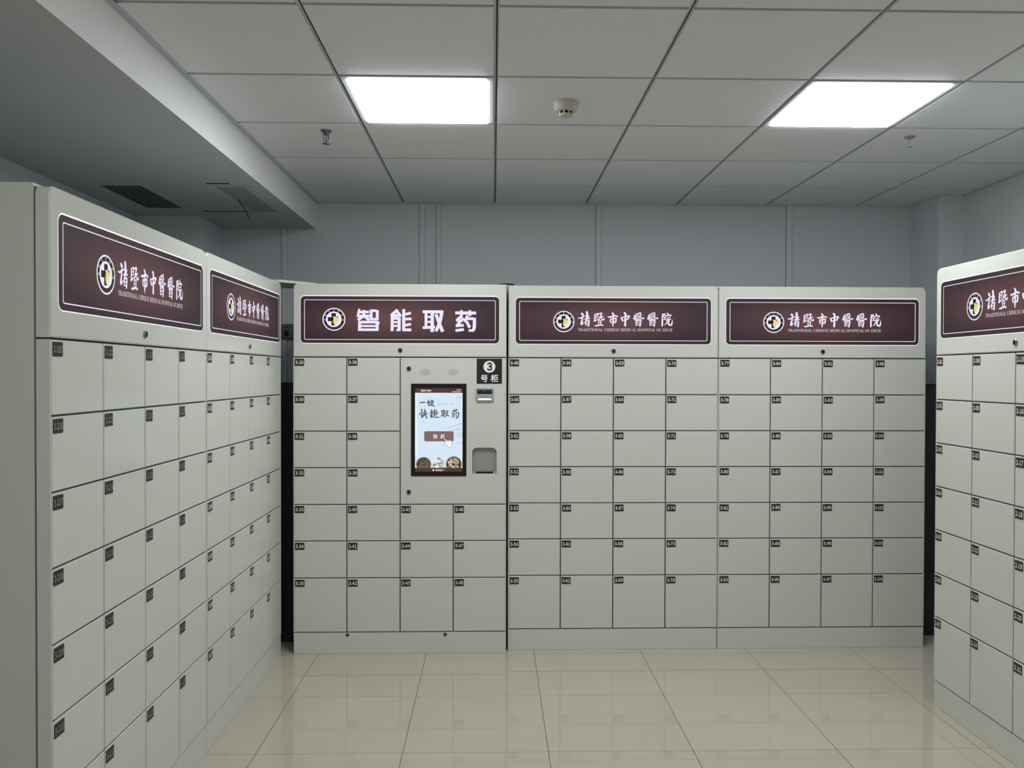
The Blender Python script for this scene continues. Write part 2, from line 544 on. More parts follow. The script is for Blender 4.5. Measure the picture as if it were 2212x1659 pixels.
SERIF = {
    'T': (0.8, V(0.4) + [[(0.04, 0.96, TN), (0.76, 0.96, TN)], [(0.04, 0.96, TN), (0.03, 0.76, 0.04)], [(0.76, 0.96, TN), (0.77, 0.76, 0.04)]]),
    'R': (0.82, V(0.18) + [[(0.18, 0.96, TN), (0.45, 0.95, 0.1), (0.6, 0.75, TH), (0.45, 0.54, 0.1), (0.18, 0.52, TN)], [(0.42, 0.52, 0.14), (0.8, 0.04, TH)]]),
    'A': (0.84, [[(0.08, 0.02, TN), (0.4, 1, TN)], [(0.4, 1, 0.1), (0.74, 0.02, TH)], [(0.2, 0.34, TN), (0.62, 0.34, TN)], [(0, 0.03, 0.06), (0.2, 0.03, 0.06)], [(0.6, 0.03, 0.06), (0.86, 0.03, 0.06)]]),
    'D': (0.88, V(0.18) + [[(0.18, 0.96, TN), (0.52, 0.93, 0.1), (0.76, 0.5, TH), (0.52, 0.07, 0.1), (0.18, 0.04, TN)]]),
    'I': (0.32, V(0.17)),
    'O': (0.88, [[(0.44, 0.97, TN), (0.12, 0.75, 0.13), (0.1, 0.5, TH), (0.12, 0.25, 0.13), (0.44, 0.03, TN), (0.76, 0.25, 0.13), (0.78, 0.5, TH), (0.76, 0.75, 0.13), (0.44, 0.97, TN)]]),
    'N': (0.9, V(0.15, TN) + [[(0.14, 0.98, TH), (0.76, 0.02, TH)]] + V(0.77, TN)),
    'L': (0.72, V(0.18) + [[(0.18, 0.04, TN), (0.64, 0.05, TN), (0.68, 0.26, 0.04)]]),
    'C': (0.8, [[(0.72, 0.72, 0.06), (0.66, 0.9, TN), (0.44, 0.97, TN), (0.14, 0.75, 0.14), (0.1, 0.5, TH), (0.14, 0.25, 0.14), (0.44, 0.03, TN), (0.72, 0.22, TN)]]),
    'H': (0.94, V(0.18) + V(0.76) + [[(0.18, 0.5, TN), (0.76, 0.5, TN)]]),
    'E': (0.74, V(0.18) + [[(0.18, 0.96, TN), (0.64, 0.96, TN), (0.66, 0.76, 0.04)], [(0.18, 0.52, TN), (0.52, 0.52, TN)], [(0.18, 0.04, TN), (0.66, 0.04, TN), (0.7, 0.26, 0.04)]]),
    'S': (0.62, [[(0.54, 0.74, 0.06), (0.48, 0.94, TN), (0.24, 0.95, TN), (0.1, 0.74, 0.13), (0.3, 0.53, TH), (0.52, 0.28, 0.14), (0.36, 0.04, TN), (0.12, 0.07, TN), (0.06, 0.28, 0.06)]]),
    'M': (1.06, V(0.14, TN) + [[(0.15, 0.98, TH), (0.5, 0.06, 0.12)], [(0.5, 0.06, TN), (0.88, 0.98, TN)]] + V(0.9)),
    'P': (0.76, V(0.18) + [[(0.18, 0.96, TN), (0.48, 0.95, 0.1), (0.64, 0.73, TH), (0.48, 0.5, 0.1), (0.18, 0.47, TN)]]),
    'F': (0.7, V(0.18) + [[(0.18, 0.96, TN), (0.62, 0.96, TN), (0.64, 0.74, 0.04)], [(0.18, 0.5, TN), (0.52, 0.5, TN)]]),
    'Z': (0.74, [[(0.08, 0.95, TN), (0.62, 0.95, TN)], [(0.62, 0.95, TH), (0.1, 0.05, TH)], [(0.1, 0.05, TN), (0.66, 0.05, TN), (0.69, 0.26, 0.04)]]),
    'U': (0.9, [[(0.18, 1, TH), (0.18, 0.35, TH), (0.26, 0.08, 0.13), (0.48, 0.03, TN), (0.7, 0.12, TN), (0.74, 0.4, TN), (0.74, 1, TN)], [(0.03, 0.97, 0.06), (0.33, 0.97, 0.06)], [(0.6, 0.97, 0.06), (0.88, 0.97, 0.06)]]),
    'J': (0.44, [[(0.26, 1, TH), (0.26, 0.1, TH), (0.16, -0.18, 0.1), (0.02, -0.2, TN)], [(0.1, 0.97, 0.06), (0.42, 0.97, 0.06)]]),
}


def serif_text(g, s, x0, x1, z0, z1, y, mt):
    items, x = [], 0.0
    for ch in s:
        if ch == ' ':
            x += 0.3
            continue
        items.append((x, SERIF[ch][1]))
        x += SERIF[ch][0] + 0.1
    k = (x1 - x0) / (x - 0.1)
    h = z1 - z0
    for ox, st in items:
        for pl in st:
            g.ribbon([(x0 + (ox + p[0]) * k, z0 + p[1] * h, p[2] * (k + h) / 2) for p in pl], y, mt, 4)


def emblem_mesh(fx, fy, sc):
    """round hospital badge; sheet coordinates, centre (820, 862), outer radius 508"""
    g = G()
    y = -0.0014
    cx, cz = fx(820), fy(862)
    g.disc(cx, cz, 508 * sc, y, E_WHITE, 64)
    g.disc(cx, cz, 460 * sc, y - 1e-4, E_DARK, 64)
    g.disc(fx(812), fy(862), 346 * sc, y - 2e-4, E_WHITE, 64)
    q = lambda pts: [(fx(a), fy(b)) for a, b in pts]
    g.poly(q([(712, 1140), (905, 1140), (905, 590), (712, 590)]), y - 3e-4, E_DARK)
    g.poly(q([(550, 948), (905, 948), (905, 770), (550, 770)]), y - 3.3e-4, E_DARK)
    g.poly(q([(905, 1150), (1120, 1050), (1120, 800), (905, 740)]), y - 3.6e-4, E_WHITE)
    g.poly(q([(762, 738), (800, 790), (806, 850), (782, 930), (778, 985), (806, 1060), (862, 1144), (900, 1140), (905, 1080), (960, 985), (1060, 890),
              (1092, 812), (1010, 804), (930, 790), (880, 752), (825, 734)]), y - 4e-4, E_YEL)
    g.ribbon([(fx(a), fy(b), ww * sc) for a, b, ww in ((1096, 826, 10), (990, 905, 22), (905, 1000, 22), (884, 1110, 12))], y - 5e-4, E_PALE)
    g.ribbon([(fx(a), fy(b), ww * sc) for a, b, ww in ((1096, 880, 8), (1000, 965, 18), (930, 1050, 18), (900, 1120, 10))], y - 5e-4, E_PALE)
    g.disc(fx(967), fy(767), 36 * sc, y - 5e-4, E_RED, 20)
    for k, (ch, a) in enumerate(zip('诸暨市中医医院', (184, 154, 122, 91, 60, 28, -4))):
        vs, fs = glyph(ch, 0.0)
        t = math.radians(a)
        ox, oz, rr = 404 * math.cos(t), 404 * math.sin(t), t - math.pi / 2
        s = 92
        g.indexed([(cx + (ox + ((vx - 0.5) * math.cos(rr) - (vy - 0.38) * math.sin(rr)) * s) * sc, y - 3e-4,
                    cz + (oz + ((vx - 0.5) * math.sin(rr) + (vy - 0.38) * math.cos(rr)) * s) * sc) for vx, vy in vs], fs, E_GOLD)
    g.ribbon([(cx + 408 * sc * math.cos(math.radians(a)), cz + 408 * sc * math.sin(math.radians(a)), 26 * sc) for a in range(212, 330, 8)], y - 3e-4, E_DIM)
    return g.mesh('emblem')


# ------------------------------------------------------------------ the setting
XBULK, ZSOF, XLW, XRW, YBW, YFW = -1.17, 2.44, -2.17, 2.94, 5.482, -3.2


def build_room():
    g = G()
    g.face([(XLW, YFW, 0), (XRW, YFW, 0), (XRW, YBW, 0), (XLW, YBW, 0)], M_FLOOR)
    g.box(XLW, XRW, YFW, YBW, -0.1, -0.004, M_GAP)
    obj('floor', g, kind='structure')
    # ceiling: tiles between recessed bars, a dark slot along the long bars
    g = G()
    hb = 0.009
    imin, imax = -2, 5
    x_lo, x_hi, y_lo, y_hi = XBULK + 0.016, XRW - 0.010, YFW, YBW - 0.012
    lamps = {(-1, 0), (2, 0)}
    rear = {(-1, -4), (2, -4), (-1, -8), (2, -8)}
    for i in range(imin, imax):
        for j in range(-11, 5):
            x0, x1 = max(GX + i * TILE + hb, x_lo), min(GX + (i + 1) * TILE - hb, x_hi)
            y0, y1 = max(GY + j * TILE + hb, y_lo), min(GY + (j + 1) * TILE - hb, y_hi)
            if x1 - x0 < 0.01 or y1 - y0 < 0.01 or (i, j) in lamps:
                continue
            c = 0.0007
            a = [(x0 + c, y0 + c, ZC), (x1 - c, y0 + c, ZC), (x1 - c, y1 - c, ZC), (x0 + c, y1 - c, ZC)]
            b = [(x0, y0, ZC + c), (x1, y0, ZC + c), (x1, y1, ZC + c), (x0, y1, ZC + c)]
            d = [(x, y, ZC + 0.012) for x, y, _ in b]
            g.indexed(a + b + d, [(3, 2, 1, 0)] + [(k, (k + 1) % 4, 4 + (k + 1) % 4, 4 + k) for k in range(4)] + [(4 + k, 4 + (k + 1) % 4, 8 + (k + 1) % 4, 8 + k) for k in range(4)], M_TILE)
    zb = ZC + 0.009
    for j in range(-10, 5):
        yy = GY + j * TILE
        g.face([(x_lo, yy + hb, zb), (x_hi, yy + hb, zb), (x_hi, yy - hb, zb), (x_lo, yy - hb, zb)], M_CROSS_SHADED)
    for i in range(-1, imax):
        xx = GX + i * TILE
        for s0, s1 in ((-hb, -0.0005), (0.0045, hb)):
            g.box(xx + s0, xx + s1, y_lo, y_hi, zb - 0.004, zb + 0.004, M_TBAR)
        g.face([(xx - 0.0005, y_hi, zb - 0.001), (xx + 0.0045, y_hi, zb - 0.001), (xx + 0.0045, y_lo, zb - 0.001), (xx - 0.0005, y_lo, zb - 0.001)], M_SLOT)
    g.box(XLW, XRW, YFW, YBW, ZC + 0.02, ZC + 0.12, M_SLOT)
    obj('ceiling', g, kind='structure')
    # edge angles where the grid meets bulkhead and walls
    g = G()
    g.box(XBULK + 0.0005, XBULK + 0.024, YFW, YBW, ZC - 0.003, ZC - 0.0005, M_TBAR)
    obj('trim_1', g, kind='structure')
    # lowered bulkhead along the left wall
    g = G()
    g.box(XLW, XBULK - 0.0012, YFW, YBW, ZSOF, ZC + 0.019, M_SOFFIT)
    g.box(XBULK - 0.0012, XBULK, YFW, YBW, ZSOF, ZC + 0.019, M_FASCIA)
    obj('ceiling_bulkhead', g, kind='structure')
    for nm, b in (('wall_back', (XLW - 0.1, XRW + 0.1, YBW, YBW + 0.1)), ('wall_left', (XLW - 0.1, XLW, YFW, YBW)),
                  ('wall_right', (XRW, XRW + 0.1, YFW, YBW)), ('wall_front', (XLW - 0.1, XRW + 0.1, YFW - 0.1, YFW))):
        g = G()
        g.box(*b, 0, ZC + 0.019, M_WALL)
        obj(nm, g, kind='structure')
    g = G()
    g.box(2.786, XRW, 5.135, YBW, 0, ZC - 0.001, M_WALL)
    obj('wall_right_pillar', g, kind='structure')
    g = G()
    g.box(XLW, -1.78, 5.065, YBW, 0, ZSOF - 0.0005, M_WALL)
    obj('wall_left_pillar', g, kind='structure')
    for k, (a, b) in enumerate(((-1.389, -1.359), (-0.487, -0.456), (-0.377, -0.352), (0.678, 0.712), (1.947, 1.985))):
        g = G()
        top = ZSOF if b < XBULK else ZC - 0.001
        g.plate(*[[(a, 1.43), (b, 1.43), (b, top), (a, top)]], YBW - 0.010, YBW, M_WALLTRIM, 0.003, [(a + 0.001, 1.43), (b - 0.004, 1.43), (b - 0.004, top), (a + 0.001, top)])
        g.box(a - 0.0022, a, YBW - 0.002, YBW, 1.43, top, M_GAP)
        g.box(b, b + 0.0009, YBW - 0.002, YBW, 1.43, top, M_GAP)
        obj('trim_%d' % (k + 2), g, kind='structure')
    g = G()
    g.box(-1.78, 2.786, YBW - 0.012, YBW, 0, 1.43, M_WAINSCOT_SHADE)
    g.box(-1.78, 2.786, YBW - 0.016, YBW - 0.012, 1.40, 1.43, M_WAINSCOT_SHADE)
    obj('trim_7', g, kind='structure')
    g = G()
    g.box(2.776, 2.786, 5.135, YBW - 0.016, 0, 1.43, M_WAINSCOT_SHADE)
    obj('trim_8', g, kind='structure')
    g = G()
    g.box(2.36, 2.775, 4.66, 4.672, 0, 1.43, M_WAINSCOT_SHADE)  # added sheet, its dark colour stands in for shade in the right gap
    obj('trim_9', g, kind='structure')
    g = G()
    g.box(-1.36, -1.064, 4.60, 4.612, 0, 1.43, M_WAINSCOT_SHADE)  # added dark sheet painting the unlit depth of the left corner gap
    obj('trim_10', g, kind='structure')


build_room()


def ceiling_light(i, j, label):
    cx, cy = GX + (i + 0.5) * TILE, GY + (j + 0.5) * TILE
    t = thing('ceiling_light', label, 'ceiling light', (cx, cy, ZC), 0, 'lit ceiling panel lights')
    o, n, zf = TILE / 2 - 0.010, TILE / 2 - 0.030, 0.0
    g = G()
    ring = [(-o, -o), (o, -o), (o, o), (-o, o)]
    inn = [(-n, -n), (n, -n), (n, n), (-n, n)]
    pts = [(x, y, zf - 0.002) for x, y in ring] + [(x, y, zf - 0.002) for x, y in inn] + [(x, y, zf + 0.004) for x, y in inn] + [(x, y, zf + 0.012) for x, y in ring]
    fs = []
    for k in range(4):
        k2 = (k + 1) % 4
        fs += [(k, 4 + k, 4 + k2, k2), (4 + k, 8 + k, 8 + k2, 4 + k2), (12 + k, k, k2, 12 + k2)]
    g.indexed(pts, fs, M_LFRAME)
    obj('frame', g, t)
    g = G()
    rings = [(n - 0.003, 0.004), (n - 0.006, -0.008), (n - 0.022, -0.013), (n - 0.08, -0.014)]
    pts = [(sx * r, sy * r, h) for r, h in rings for sx, sy in ((-1, -1), (1, -1), (1, 1), (-1, 1))]
    fs = [(4 * a + k, 4 * a + 4 + k, 4 * a + 4 + (k + 1) % 4, 4 * a + (k + 1) % 4) for a in range(3) for k in range(4)] + [(15, 14, 13, 12)]
    g.indexed(pts, fs, M_LAMP)
    obj('diffuser', g, t)


ceiling_light(-1, 0, 'lit square ceiling panel light left of the smoke detector')
ceiling_light(2, 0, 'lit square ceiling panel light at right, beside the pale sprinkler')


# ------------------------------------------------------------------ locker cabinets
HEAD_TOP, DOOR_TOP, DOOR_BOT = 1.963, 1.5755, 0.1154
ROWS = [1.5755, 1.379, 1.184, 0.990, 0.795, 0.601, 0.404, 0.1154]
DEPTH = 0.55
CACHE = {}


def door_mesh(w, h):
    k = ('door', round(w, 4), round(h, 4))
    if k not in CACHE:
        g = G()
        c = 0.0016
        g.plate([(0, 0), (w, 0), (w, h), (0, h)], 0.0, 0.0075, M_CAB, c, [(c, c), (w - c, c), (w - c, h - c), (c, h - c)])
        CACHE[k] = g.mesh('door')
    return CACHE[k]


def plate_mesh(num, dark):
    g = G()
    pw, ph = 0.0495, 0.0375
    a, b = rpair(0, pw, -ph, 0, 0.003, 0.0004, 4)
    g.plate(a, -0.0012, 0.0001, M_PLATEK if dark else M_PLATE, 0.0004, b)
    wide = 0.042 if len(num) == 4 else 0.044
    text(g, num, (pw - wide) / 2, (pw + wide) / 2, -ph * 0.76, -ph * 0.26, -0.00135, M_NUMK if dark else M_NUM, 0.03, 0.15)
    return g.mesh('number_plate')


def lock_mesh():
    if 'lock' not in CACHE:
        g = G()
        g.lathe([(0.0125, 0.0), (0.0125, -0.003), (0.0105, -0.0055), (0.0085, -0.0055), (0.008, -0.0045), (0.001, -0.0045)], 24, M_STEEL, 'y')
        g.lathe([(0.0078, -0.0046), (0.0078, -0.0058)], 20, M_DARKMETAL, 'y')
        g.box(-0.0012, 0.0012, -0.0061, -0.0045, -0.005, 0.005, M_HOLE)
        CACHE['lock'] = g.mesh('lock')
    return CACHE['lock']


def sign_parts(cab, W, kiosk):
    mx = 0.0395
    z0, z1 = 1.6505, 1.8985
    x0, x1 = mx, W - mx
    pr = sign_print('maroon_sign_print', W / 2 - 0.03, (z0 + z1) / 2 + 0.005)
    key = 'signk' if kiosk else 'sign'
    if key not in CACHE:
        g = G()
        c = 0.001
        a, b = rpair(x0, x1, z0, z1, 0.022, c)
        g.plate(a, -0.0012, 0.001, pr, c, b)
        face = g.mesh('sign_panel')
        g = G()
        g.plate(rrect(x0 - 0.0014, x1 + 0.0014, z0 - 0.0026, z1 + 0.0042, 0.0245), -0.0004, 0.001, E_RIM)
        rim = g.mesh('light_rim')
        g = G()
        bi = 0.0195
        a, b = rrect(x0 + bi, x1 - bi, z0 + bi - 0.002, z1 - bi + 0.001, 0.008), rrect(x0 + bi + 0.0032, x1 - bi - 0.0032, z0 + bi + 0.0012, z1 - bi - 0.0022, 0.0055)
        n = len(a)
        g.indexed([(x, -0.00135, z) for x, z in a] + [(x, -0.00135, z) for x, z in b], [(k, (k + 1) % n, n + (k + 1) % n, n + k) for k in range(n)], E_LINE)
        line = g.mesh('border_line')
        g = G()
        if kiosk:
            px = 0.002461
            fx = lambda a: (620 + a / 4.514 - 633.5) * px
            fz = lambda b: EYE - (600 + b / 4.514 - 808.6) * px
            let = []
            for ln in TITLE.split('\n'):
                g = G()
                strokes(g, ln, fx, fz, px / 4.514, -0.00145, E_WHITE, 0, 1.13, True)
                let.append(g.mesh('sign_character'))
            em = emblem_mesh(lambda a: (721 + (a - 820) / 20.7 - 633.5) * px, lambda b: EYE - (691.3 + (b - 862) / 20.7 - 808.6) * px, px / 20.7)
        else:
            px = 0.002485
            fx = lambda a: (1240 + a / 9.617 - 1097) * px
            fz = lambda b: EYE - (655 + b / 9.617 - 808.2) * px
            k = px / 9.617
            strokes(g, HOSPITAL, fx, fz, k, -0.00145, E_WHITE, 0, 1.22)
            strokes(g, YI, fx, fz, k, -0.00145, E_WHITE, 0, 1.15)
            strokes(g, YI, fx, fz, k, -0.00145, E_WHITE, 294, 1.15)
            strokes(g, YUAN, fx, fz, k, -0.00145, E_WHITE, 0, 1.22)
            serif_text(g, 'TRADITIONAL CHINESE MEDICAL HOSPITAL OF ZHUJI', fx(78), fx(2043), fz(570), fz(517), -0.00145, E_ENG)
            em = emblem_mesh(lambda a: (1180 + a / 22.11 - 1097) * px, lambda b: EYE - (655 + b / 22.11 - 808.2) * px, px / 22.11)
        CACHE[key] = (face, rim, line, let if kiosk else [g.mesh('lettering')], em)
    face, rim, line, let, em = CACHE[key]
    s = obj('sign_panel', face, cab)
    obj('light_rim', rim, s)
    obj('border_line', line, s)
    for lm in let:
        obj('sign_character' if kiosk else 'lettering', lm, s)
    obj('emblem', em, s)


def shell(cab, W, tall=0.005, kiosk=False):
    k = ('body', round(W, 4))
    if k not in CACHE:
        g = G()
        g.box(0.004, W - 0.004, 0.037, 0.042, 0.02, HEAD_TOP - 0.004, M_GAP)
        g.box(0.0, W, 0.042, DEPTH, 0.0, HEAD_TOP + tall, M_CABSIDE)
        body = g.mesh('body')
        g = G()
        g.box(0.005, W - 0.005, 0.0175, 0.0365, 0.0, DOOR_TOP + 0.001, M_GAP)
        for a, b in ((0.0008, 0.005), (W - 0.005, W - 0.0008)):
            g.box(a, b, 0.002, 0.0365, DOOR_BOT, DOOR_TOP - 0.002, M_CAB)
        for c in range(1, 4):
            xx = c * W / 4
            g.box(xx - 0.006, xx + 0.006, 0.008, 0.018, DOOR_BOT, ROWS[4] if kiosk and c == 3 else DOOR_TOP - 0.0005, M_GAP)
        for r in range(8):
            g.box(0.005, W / 2 if kiosk and 0 < r < 4 else W - 0.005, 0.0085, 0.018, ROWS[r] - 0.006, ROWS[r] + (0.0 if r == 0 else 0.006), M_GAP)
        frame = g.mesh('front_frame')
        g = G()
        c = 0.0015
        g.plate([(0.001, 0.0), (W - 0.001, 0.0), (W - 0.001, 0.1125), (0.001, 0.1125)], 0.003, 0.0175, M_CAB, c, [(0.0025, 0.0015), (W - 0.0025, 0.0015), (W - 0.0025, 0.111), (0.0025, 0.111)])
        kick = g.mesh('kick_plate')
        g = G()
        c = 0.004
        a, b = rpair(0.001, W - 0.001, DOOR_TOP + 0.003, HEAD_TOP, 0.026, c, 8, (0, 0, 1, 1))
        g.plate(a, 0.0, 0.0365, M_CAB, c, b)
        head = g.mesh('header_panel')
        CACHE[k] = (body, frame, kick, head)
    for nm, me in zip(('body', 'front_frame', 'kick_plate', 'header_panel'), CACHE[k]):
        o = obj(nm, me, cab)
    obj('lock', lock_mesh(), o, (W / 2, 0.0, 1.613))
    return o


def add_door(cab, W, c, r, num, dark):
    p = W / 4
    gx = 0.0032
    x0 = c * p + (0.0058 if c == 0 else gx)
    x1 = (c + 1) * p - (0.0058 if c == 3 else gx)
    z1, z0 = ROWS[r] - 0.0028, ROWS[r + 1] + 0.0028
    d = obj('door', door_mesh(x1 - x0, z1 - z0), cab, (x0, 0.0, z0))
    pl = obj('number_plate', plate_mesh(num, dark), d, (0.0035 + random.uniform(-0.001, 0.001), 0.0, z1 - z0 - 0.0045 - random.uniform(0, 0.002)),
             (0, random.gauss(0, 0.012), 0))


def cabinet(loc, rotz, W, prefix, first, digits, label, dark=False):
    t = thing('locker_cabinet', label, 'locker cabinet', loc, rotz, 'medicine pickup locker cabinets')
    shell(t, W)
    sign_parts(t, W, False)
    n = first
    for c in range(4):
        for r in range(7):
            add_door(t, W, c, r, prefix + str(n).zfill(digits), dark)
            n += 1
    return t


WL = 1.1346
LEFT_X = -1.1165
cabinet((LEFT_X, 2.114, 0), math.pi / 2, WL - 0.001, '3-', 105, 3, 'cream locker cabinet nearest at left, its black plates numbered 3-105 upwards', True)
cabinet((LEFT_X + 0.001, 2.114 + WL, 0), math.pi / 2, WL - 0.001, '3-', 1, 2, 'cream locker cabinet on the left side in the corner, doors numbered 3-01 to 3-28')
cabinet((0.0795, 4.443, 0), 0.0034, 1.135, '3-', 49, 2, 'cream locker cabinet in the middle of the back row, doors numbered 3-49 to 3-76')
cabinet((1.2165, 4.447, 0), 0.0034, 1.135, '3-', 77, 2, 'cream locker cabinet at right end of the back row, doors numbered 3-77 to 3-104')
cabinet((1.988, 3.677, 0), -math.pi / 2, WL, '2-', 1, 2, 'cream locker cabinet cut by the right edge, doors numbered from 2-01')


# ------------------------------------------------------------------ cabinet with the touch screen
def kiosk():
    W = 1.1285
    t = thing('locker_cabinet', 'cream locker cabinet with a lit touch screen and card reader, doors from 3-29', 'locker cabinet', (-1.058, 4.400, 0), 0.0034,
              'medicine pickup locker cabinets')
    shell(t, W, kiosk=True)
    sign_parts(t, W, True)
    for c, r0, n0 in ((0, 0, 29), (1, 0, 36), (2, 4, 43), (3, 4, 46)):
        for r in range(r0, 7):
            add_door(t, W, c, r, '3-%d' % (n0 + r - r0), False)
    px = 0.002461
    U = lambda u: (u - 633.5) * px
    Z = lambda v: EYE - (v - 808.6) * px
    # control panel with the arched opening of the delivery tray
    x0, x1, z0, z1 = W / 2 + 0.0032, W - 0.0058, ROWS[4] + 0.0028, ROWS[0] - 0.0028
    ax0, ax1, az0, az1 = U(1018), U(1071), Z(1023.5), Z(967.5)
    arch = rrect(ax0, ax1, az0, az1, 0.026, 8, (0, 0, 1, 1))
    import bmesh
    bm = bmesh.new()
    c = 0.0016
    loops = []
    for lp, yy in (([(x0 + c, z0 + c), (x1 - c, z0 + c), (x1 - c, z1 - c), (x0 + c, z1 - c)], 0.0), (arch, 0.0)):
        vs = [bm.verts.new((x, yy, z)) for x, z in lp]
        loops.append((vs, [bm.edges.new((vs[i], vs[(i + 1) % len(vs)])) for i in range(len(vs))]))
    bmesh.ops.triangle_fill(bm, use_beauty=True, use_dissolve=False, edges=loops[0][1] + loops[1][1], normal=(0, -1, 0))
    o0 = loops[0][0]
    mid = [bm.verts.new((x, c, z)) for x, z in ((x0, z0), (x1, z0), (x1, z1), (x0, z1))]
    bk = [bm.verts.new((v.co.x, 0.0075, v.co.z)) for v in mid]
    for i in range(4):
        j = (i + 1) % 4
        bm.faces.new((o0[j], o0[i], mid[i], mid[j]))
        bm.faces.new((mid[j], mid[i], bk[i], bk[j]))
    bmesh.ops.recalc_face_normals(bm, faces=bm.faces)
    me = bpy.data.meshes.new('control_panel')
    bm.to_mesh(me)
    bm.free()
    me.materials.append(M_CAB)
    panel = obj('control_panel', me, t)
    for v in (797, 1063):
        obj('lock', lock_mesh(), panel, (U(881.5), 0, Z(v)))
    # speakers: fields of small holes
    for u in (916, 976):
        g = G()
        for r in range(-3, 4):
            n = 12 - 2 * max(0, abs(r) - 1) - abs(r) // 3
            for k in range(n):
                xx = (k - (n - 1) / 2) * 0.0047
                zz = r * 0.0047
                g.lathe([(0.0014, 0.0002), (0.0014, -0.0003)], 6, M_HOLEG, 'y', (xx, 0, zz))
        obj('speaker_grille', g, panel, (U(u), 0, Z(804.5)))
    # delivery tray: a recess behind the arch
    g = G()
    n = len(arch)
    dep = 0.0155
    pts = [(x, 0.0, z) for x, z in arch] + [(x, dep, z) for x, z in arch]
    g.indexed(pts, [(i, (i + 1) % n, n + (i + 1) % n, n + i) for i in range(n)] + [tuple(n + i for i in range(n))], M_RECESS)
    g.box(ax0 + 0.003, ax0 + 0.019, 0.002, dep, az0 + 0.0005, az0 + 0.010, M_READER)
    g.box(ax1 - 0.019, ax1 - 0.003, 0.002, dep, az0 + 0.0005, az0 + 0.010, M_READER)
    tray = obj('delivery_tray', g, t)
    g = G()
    g.box(ax0 + 0.0195, ax1 - 0.0195, 0.003, dep, az0 + 0.0005, az0 + 0.009, M_HOLE)
    obj('tray_slot', g, tray)
    # sticker with the cabinet number
    g = G()
    a, b, cc, d = U(1027.5), U(1082), Z(829.3), Z(775)
    g.plate([(a, cc), (b, cc), (b, d), (a, d)], -0.0006, 0.0002, M_STICK)
    sx = lambda x: U(1010 + x / 16.59)
    sz = lambda z: Z(770 + z / 16.59)
    g.disc(sx(744), sz(372), 213 / 16.59 * px, -0.0008, M_STICKW, 40)
    text(g, '3', sx(657), sx(848), sz(515), sz(217), -0.001, M_STICK, 0.04)
    text(g, '号柜', sx(432), sx(1064), sz(922), sz(652), -0.001, M_STICKW, 0.022, 0.32, True)
    obj('number_sticker', g, t)
    # card reader
    g = G()
    a, b = rpair(U(1026.3), U(1063.6), Z(867.6), Z(838.4), 0.005, 0.003, 6)
    g.plate(a, -0.010, 0.0002, M_READER, 0.003, b)
    cr = obj('card_reader', g, t)
    g = G()
    g.box(sx(316), sx(840), -0.0108, -0.0098, sz(1345), sz(1195), M_BLACK)
    text(g, '社保卡入口', sx(470), sx(812), sz(1280), sz(1218), -0.0110, mat('reader_text', (120, 120, 124)), 0.0, 0.1, True)
    g.ribbon([(sx(340), sz(1232), 0.0006), (sx(430), sz(1232), 0.0006)], -0.0110, mat('reader_text', (120, 120, 124)))
    g.ribbon([(sx(360), sz(1262), 0.0006), (sx(420), sz(1262), 0.0006)], -0.0110, mat('reader_text', (120, 120, 124)))
    obj('reader_label', g, cr)
    g = G()
    g.box(sx(395), sx(760), -0.0106, -0.0098, sz(1494), sz(1475), M_HOLE)
    obj('card_slot', g, cr)
    g = G()
    pts = [(sx(315), -0.0106, sz(1560)), (sx(842), -0.0106, sz(1560)), (sx(765), -0.0102, sz(1497)), (sx(390), -0.0102, sz(1497))]
    g.indexed(pts + [(p[0], -0.0098, p[2]) for p in pts], [(0, 1, 2, 3), (0, 4, 5, 1), (1, 5, 6, 2), (2, 6, 7, 3), (3, 7, 4, 0)], glow('slot_light', (255, 255, 255), 1.2))
    obj('slot_light', g, cr)
    # rubber pads on the kick plate
    for u, a in ((749.3, 45), (960, 50)):
        g = G()
        h = 0.0085
        g.plate([(-h, -h), (h, -h), (h, h), (-h, h)], -0.0025, 0.0, M_DIAMOND, 0.001, [(-h + .001, -h + .001), (h - .001, -h + .001), (h - .001, h - .001), (-h + .001, h - .001)])
        obj('kick_plate_pad', g, t, (U(u), 0.003, Z(1372.5)), (0, math.radians(a), 0))
    touch_screen(t, U, Z, px)


